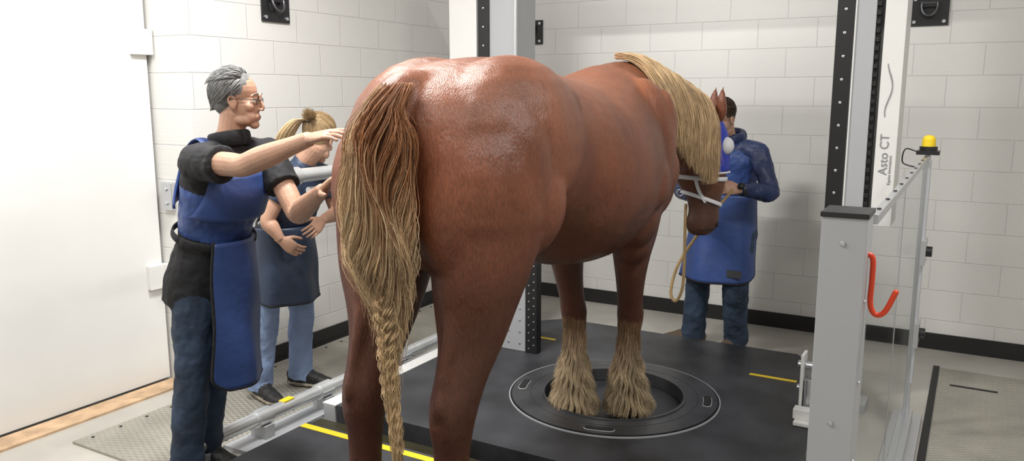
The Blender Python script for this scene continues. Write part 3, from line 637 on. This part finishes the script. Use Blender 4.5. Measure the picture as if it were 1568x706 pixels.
def bands(E,name,TR,zs,hw,off,mat):
    D=cr(np.array([list(a)+list(b)+list(c) for a,b,c in TR],float),6); b=MB()
    for z in zs:
        d=np.array([np.interp(z,D[:,2],D[:,i]) for i in range(9)]); pts=[]
        for a in np.linspace(0,2*np.pi,41):
            su=d[3:6]*math.cos(a); sv=d[6:9]*math.sin(a); q=su+sv; q=q*(1+off/np.linalg.norm(q)); pts.append(d[:3]+q)
        b.tube(pts,[(hw,.006)]*41,0,8,1,False,(0,0,1))
    b.make(name,[mat],E,smooth=True)
def scalp_hair(E,M,n,K,length,mat,c0,c1,flow,zmin=-.03,rad=.0011,front=.55,ell=(.083,.096,.086),cen=(0,-.024,.054)):
    P=[];C=[]
    while len(P)<n:
        d=V(rng.normal(size=3)).normalized()
        p=V((d.x*ell[0]+cen[0],d.y*ell[1]+cen[1],d.z*ell[2]+cen[2]))
        if p.z<zmin or (d.y>front) or (d.y>.05 and p.z<.045+.025*max(0,d.y)) : continue
        fl=V(flow(d)); pts=[]; q=p.copy(); L=length*(.6+.6*random.random())
        for i in range(K):
            pts.append(M@q); nrm=V(((q.x-cen[0])/ell[0],(q.y-cen[1])/ell[1],(q.z-cen[2])/ell[2])).normalized()
            f=(fl-nrm*fl.dot(nrm)*.92+nrm*(.35 if i<2 else .08)).normalized(); q=q+f*L/(K-1)
        P.append(pts); t=random.random(); c=np.array(c0)*(1-t)+np.array(c1)*t; C.append([c]*K)
    return strands('hair',np.array(P,float),np.interp(np.linspace(0,1,K),[0,.6,1],[rad,rad,rad*.3]),np.array(C),mat,E)
m_hh=colattr_mat('human_hair',.5,.4,var=.1)
m_grey=pmat('grey_hair',(.14,.14,.14),.7,var=.3,vscale=40); m_blond=pmat('blonde_hair',(.42,.29,.15),.6,var=.3,vscale=30); m_brown=pmat('brown_hair',(.04,.025,.015),.6,var=.3,vscale=30)
# --- man on the left
J=dict(pelvis=(-2.79,2.25,.97),chest=(-2.69,2.26,1.27),neck=(-2.64,2.27,1.49),head=(-2.595,2.29,1.655),
 hipR=(-2.78,2.17,.90),hipL=(-2.81,2.33,.90),knR=(-2.80,2.14,.52),knL=(-2.86,2.31,.53),anR=(-2.86,2.12,.085),anL=(-2.95,2.29,.085),toeR=(-2.67,2.08,0),toeL=(-2.76,2.33,0),
 shR=(-2.63,2.10,1.42),elR=(-2.33,2.06,1.425),wrR=(-2.005,2.07,1.53),shL=(-2.60,2.43,1.43),elL=(-2.39,2.38,1.20),wrL=(-2.095,2.22,1.33))
hs={'R':((.95,.02,.20),(.3,.3,-.8),(0,.8,.5),(.15,.25,.2),0),'L':((.8,-.25,.5),(.6,.25,-.7),(0,-1,.3),(.05,.15,.2),0)}
E,M,TR=person('man_in_lead_apron',J,.55,m_shirt,m_jean,m_apron,headf=(.86,.5),pitch=.03,headmats=[m_skin,m_lip,m_grey],handspec=hs,sleeve_r=.076,upper=0,hem=(.175,.178,.150),hsc=.93)
f=V((.97,.22,0)).normalized(); r=V((f.y,-f.x,0))
lower_apron(E,(-2.75,2.25,1.09),(-2.79,2.25,.46),r,f,.186,.208,.158,.18,(-1.35,.85),m_apron)
bands(E,'apron_belt',TR,[1.105],.017,.020,m_shirt)
def bib(E,TR,z0,z1,mat,off,front=(.95,.55),back=(.8,.5)):
    D=cr(np.array([list(a)+list(b)+list(c) for a,b,c in TR],float),6); b=MB()
    def pt(z,a):
        d=np.array([np.interp(z,D[:,2],D[:,i]) for i in range(9)]); q=d[3:6]*math.cos(a)+d[6:9]*math.sin(a); return d[:3]+q*(1+off/np.linalg.norm(q))
    for cen,(w0,w1) in ((math.pi/2,front),(-math.pi/2,back)):
        nz,na=12,16; G=[[pt(z0+(z1-z0)*i/nz,cen+(w0+(w1-w0)*(i/nz)**.6)*(2*j/na-1)) for j in range(na+1)] for i in range(nz+1)]
        b.add([p for g in G for p in g],[(i*(na+1)+j,i*(na+1)+j+1,(i+1)*(na+1)+j+1,(i+1)*(na+1)+j) for i in range(nz) for j in range(na)],0)
    o=b.make('apron_bib',[mat],E,smooth=True); s=o.modifiers.new('s','SOLIDIFY'); s.thickness=.010; s.offset=1
    b=MB()
    for sg in (-1,1):
        pF=pt(z1-.01,math.pi/2-sg*front[1]*.75); pB=pt(z1-.01,-math.pi/2+sg*back[1]*.75); m=(np.array(pF)+np.array(pB))/2; m[2]=z1+.105
        b.tube([pF,pF*.7+m*.3+np.array([0,0,.035]),m,pB*.7+m*.3+np.array([0,0,.035]),pB],[(.006,.026)]*5,0,10,5,True,(0,0,1))
    b.make('apron_straps',[mat],E,smooth=True)
bib(E,TR,1.22,1.40,m_apron,.010,(1.3,.75),(1.25,.7))
scalp_hair(E,M,5000,6,.046,m_hh,(.09,.09,.09),(.40,.40,.40),lambda d:(.25*d.x,-.7,-.75 if d.z<.5 else -.15),zmin=-.045)
b=MB()
for s in (-1,1):
    b.tube([M@V((s*.031+.019*math.cos(a),.093-.004*abs(math.cos(a)),.003+.013*math.sin(a))) for a in np.linspace(0,2*math.pi,21)],.0012,0,6,1)
    b.tube([M@V((s*.050,.089,.008)),M@V((s*.070,.06,.010)),M@V((s*.080,.0,.010)),M@V((s*.080,-.02,-.002))],.0014,0,6,3)
b.tube([M@V((-.012,.093,.007)),M@V((0,.099,.010)),M@V((.012,.093,.007))],.0013,0,6,2); b.make('eyeglasses',[m_black],E,smooth=True)
b=MB(); nk=V(J['neck']); b.tube([nk+V((.074*math.cos(a),.074*math.sin(a),.008+.014*math.cos(a))) for a in np.linspace(0,2*math.pi,25)],[(.032,.010)]*25,0,10,1,False,(0,0,1)); b.make('collar',[m_shirt],E,smooth=True)
# --- woman
J=dict(pelvis=(-3.30,3.14,.86),chest=(-3.19,3.15,1.12),neck=(-3.11,3.16,1.32),head=(-3.04,3.21,1.44),
 hipR=(-3.31,3.06,.82),hipL=(-3.29,3.22,.82),knR=(-3.31,3.02,.46),knL=(-3.26,3.24,.47),anR=(-3.36,3.0,.09),anL=(-3.30,3.25,.09),toeR=(-3.2,2.96,0),toeL=(-3.14,3.30,0),
 shR=(-3.12,3.03,1.25),elR=(-3.18,2.95,1.03),wrR=(-3.12,2.98,.93),shL=(-3.10,3.30,1.25),elL=(-3.06,3.35,1.03),wrL=(-3.0,3.17,1.02))
hs={'R':((.6,.4,-.55),(-.4,.8,0),(1,0,.3),(.4,.5,.4),.1),'L':((.1,-.8,-.4),(-.8,-.1,-.4),(0,0,1),(.4,.5,.4),.1)}
E,M,TR=person('woman_in_lead_apron',J,.55,m_apron2,m_scrub,m_apron2,headf=(-.35,1),pitch=.45,headmats=[m_skin,m_lip,m_blond],handspec=hs,k=.9,hsc=1.0,legw=1.1)
lower_apron(E,(-3.26,3.14,.98),(-3.26,3.14,.56),V((.03,-1,0)),V((1,.03,0)),.172,.19,.145,.15,(-1.9,1.9),m_apron2); bands(E,'apron_belt',TR,[.97],.018,.018,m_shirt)
scalp_hair(E,M,5200,9,.11,m_hh,(.30,.19,.09),(.66,.50,.30),lambda d:(-.6*d.x,-1,.3-.5*d.z),zmin=-.075,rad=.0014,front=.7)
tie=M@V((-.01,-.122,.07)); K=16;n=1500; t0=tie
path=np.array([M@V((0,-.09,.06)),t0,t0+V((-.06,-.03,.01)),t0+V((-.12,-.05,-.05)),t0+V((-.16,-.05,-.11)),t0+V((-.17,-.05,-.17)),t0+V((-.17,-.04,-.22))])
P,C=bundle(path,[.02,.016,.035,.045,.045,.03,.010],n,K,(.56,.41,.23)); strands('ponytail',P,np.full(K,.0015),C,m_hh,E)
b=MB(); b.ell(tie,(.024,.024,.024),0); b.make('hair_tie',[m_black],E,smooth=True)
# --- handler
J=dict(pelvis=(-1.37,5.15,.91),chest=(-1.345,5.10,1.19),neck=(-1.35,5.03,1.40),head=(-1.37,4.95,1.53),
 hipR=(-1.46,5.16,.87),hipL=(-1.27,5.13,.87),knR=(-1.53,5.14,.49),knL=(-1.27,5.06,.49),anR=(-1.57,5.20,.085),anL=(-1.28,5.20,.085),toeR=(-1.79,5.14,0),toeL=(-1.37,5.0,0),
 shR=(-1.52,5.06,1.33),elR=(-1.60,4.92,1.10),wrR=(-1.47,4.70,1.08),shL=(-1.16,5.04,1.33),elL=(-1.05,4.93,1.10),wrL=(-1.19,4.75,1.13))
hs={'R':((.5,-.7,.2),(.7,.4,0),(0,0,1),(.6,.8,.5),.3),'L':((-.75,-.55,.1),(-.4,.5,-.3),(0,0,1),(.5,.7,.5),.2)}
E,M,TR=person('horse_handler',J,1,m_navy,m_jean,m_apron,headf=(-.25,-1),pitch=.5,headmats=[m_skin,m_lip,m_brown],handspec=hs,k=.97,foot=m_shoe,legw=1.2,sleeve_r=.072,upper=2)
f=V((-.2,-.98,0)).normalized(); r=V((f.y,-f.x,0))
G=lower_apron(E,(-1.36,5.13,1.06),(-1.41,5.13,.50),r,f,.188,.245,.155,.19,(-1.7,1.7),m_apron)
c=V(G[-5][12])+V((0,-.02,0)); b=MB(); b.box((c.x-.045,c.y-.004,c.z-.02),(c.x+.045,c.y+.004,c.z+.025)); b.make('apron_label',[m_gm],E)
bands(E,'apron_belt',TR,[1.05],.016,.018,m_apron)
scalp_hair(E,M,2000,6,.04,m_hh,(.03,.02,.01),(.08,.05,.03),lambda d:(.2*d.x,-.7,-.7),zmin=-.05)
b=MB(); nk=V(J['neck']); b.tube([nk+V((.085*math.cos(a),.04+.085*math.sin(a),.02+.02*math.sin(a))) for a in np.linspace(0,2*math.pi,25)],[(.038,.022)]*25,0,12,1,False,(0,0,1)); b.make('jacket_hood',[m_navy],E,smooth=True)
b=MB(); w=V(J['wrL']); d=(w-V(J['elL'])).normalized(); b.tube([w-d*.035,w-d*.005],[.040,.040],0,16,1,False); b.cyl(w-d*.02+V((.0,-.03,.02)),w-d*.02+V((0,-.046,.028)),.018,0); b.make('wristwatch',[m_black],E,smooth=True)
# ------------------------------------------------------------------ lights
def area(loc,sx,sy,e,col=(1,.985,.955)):
    l=bpy.data.lights.new('tube','AREA'); l.shape='RECTANGLE'; l.size=sx; l.size_y=sy; l.energy=e; l.color=col
    o=bpy.data.objects.new('lamp',l); o.location=loc; bpy.context.collection.objects.link(o)
    fx=MB(); fx.box((loc[0]-sx/2-.04,loc[1]-sy/2-.04,loc[2]+.01),(loc[0]+sx/2+.04,loc[1]+sy/2+.04,H))
    ob=fx.make('ceiling_light',[m_white]); o.parent=ob; return o
area((-2.3,2.5,3.3),.6,.2,100); area((-1.6,.6,3.3),1.2,.4,46); area((-3.3,1.2,3.3),.4,1.0,52); area((.6,2.6,3.3),.25,.8,62); area((1.4,-.6,3.3),1.2,.4,26)
l=bpy.data.lights.new('strip','AREA'); l.shape='RECTANGLE'; l.size=2.3; l.size_y=.03; l.energy=17; l.color=(1,.985,.955)
o=bpy.data.objects.new('added_wall_wash_light',l); o.location=(-1.73,4.845,2.75); o.rotation_euler=(math.pi/2,0,0); bpy.context.collection.objects.link(o); o.parent=GF  # added light, no real fixture: brightens the top of the back wall
w=bpy.data.worlds.new('World'); bpy.context.scene.world=w; w.use_nodes=True; w.node_tree.nodes['Background'].inputs[0].default_value=(1,1,1,1); w.node_tree.nodes['Background'].inputs[1].default_value=.3
cam=bpy.data.cameras.new('camera'); co_=bpy.data.objects.new('camera',cam); bpy.context.collection.objects.link(co_); bpy.context.scene.camera=co_
co_.location=(0,0,1.68); co_.rotation_euler=(math.radians(90-9.6),0,math.radians(30)); cam.sensor_width=36; cam.lens=36*1228/1568; cam.clip_start=.05
sc=bpy.context.scene; sc.view_settings.view_transform='Standard'; sc.view_settings.look='None'
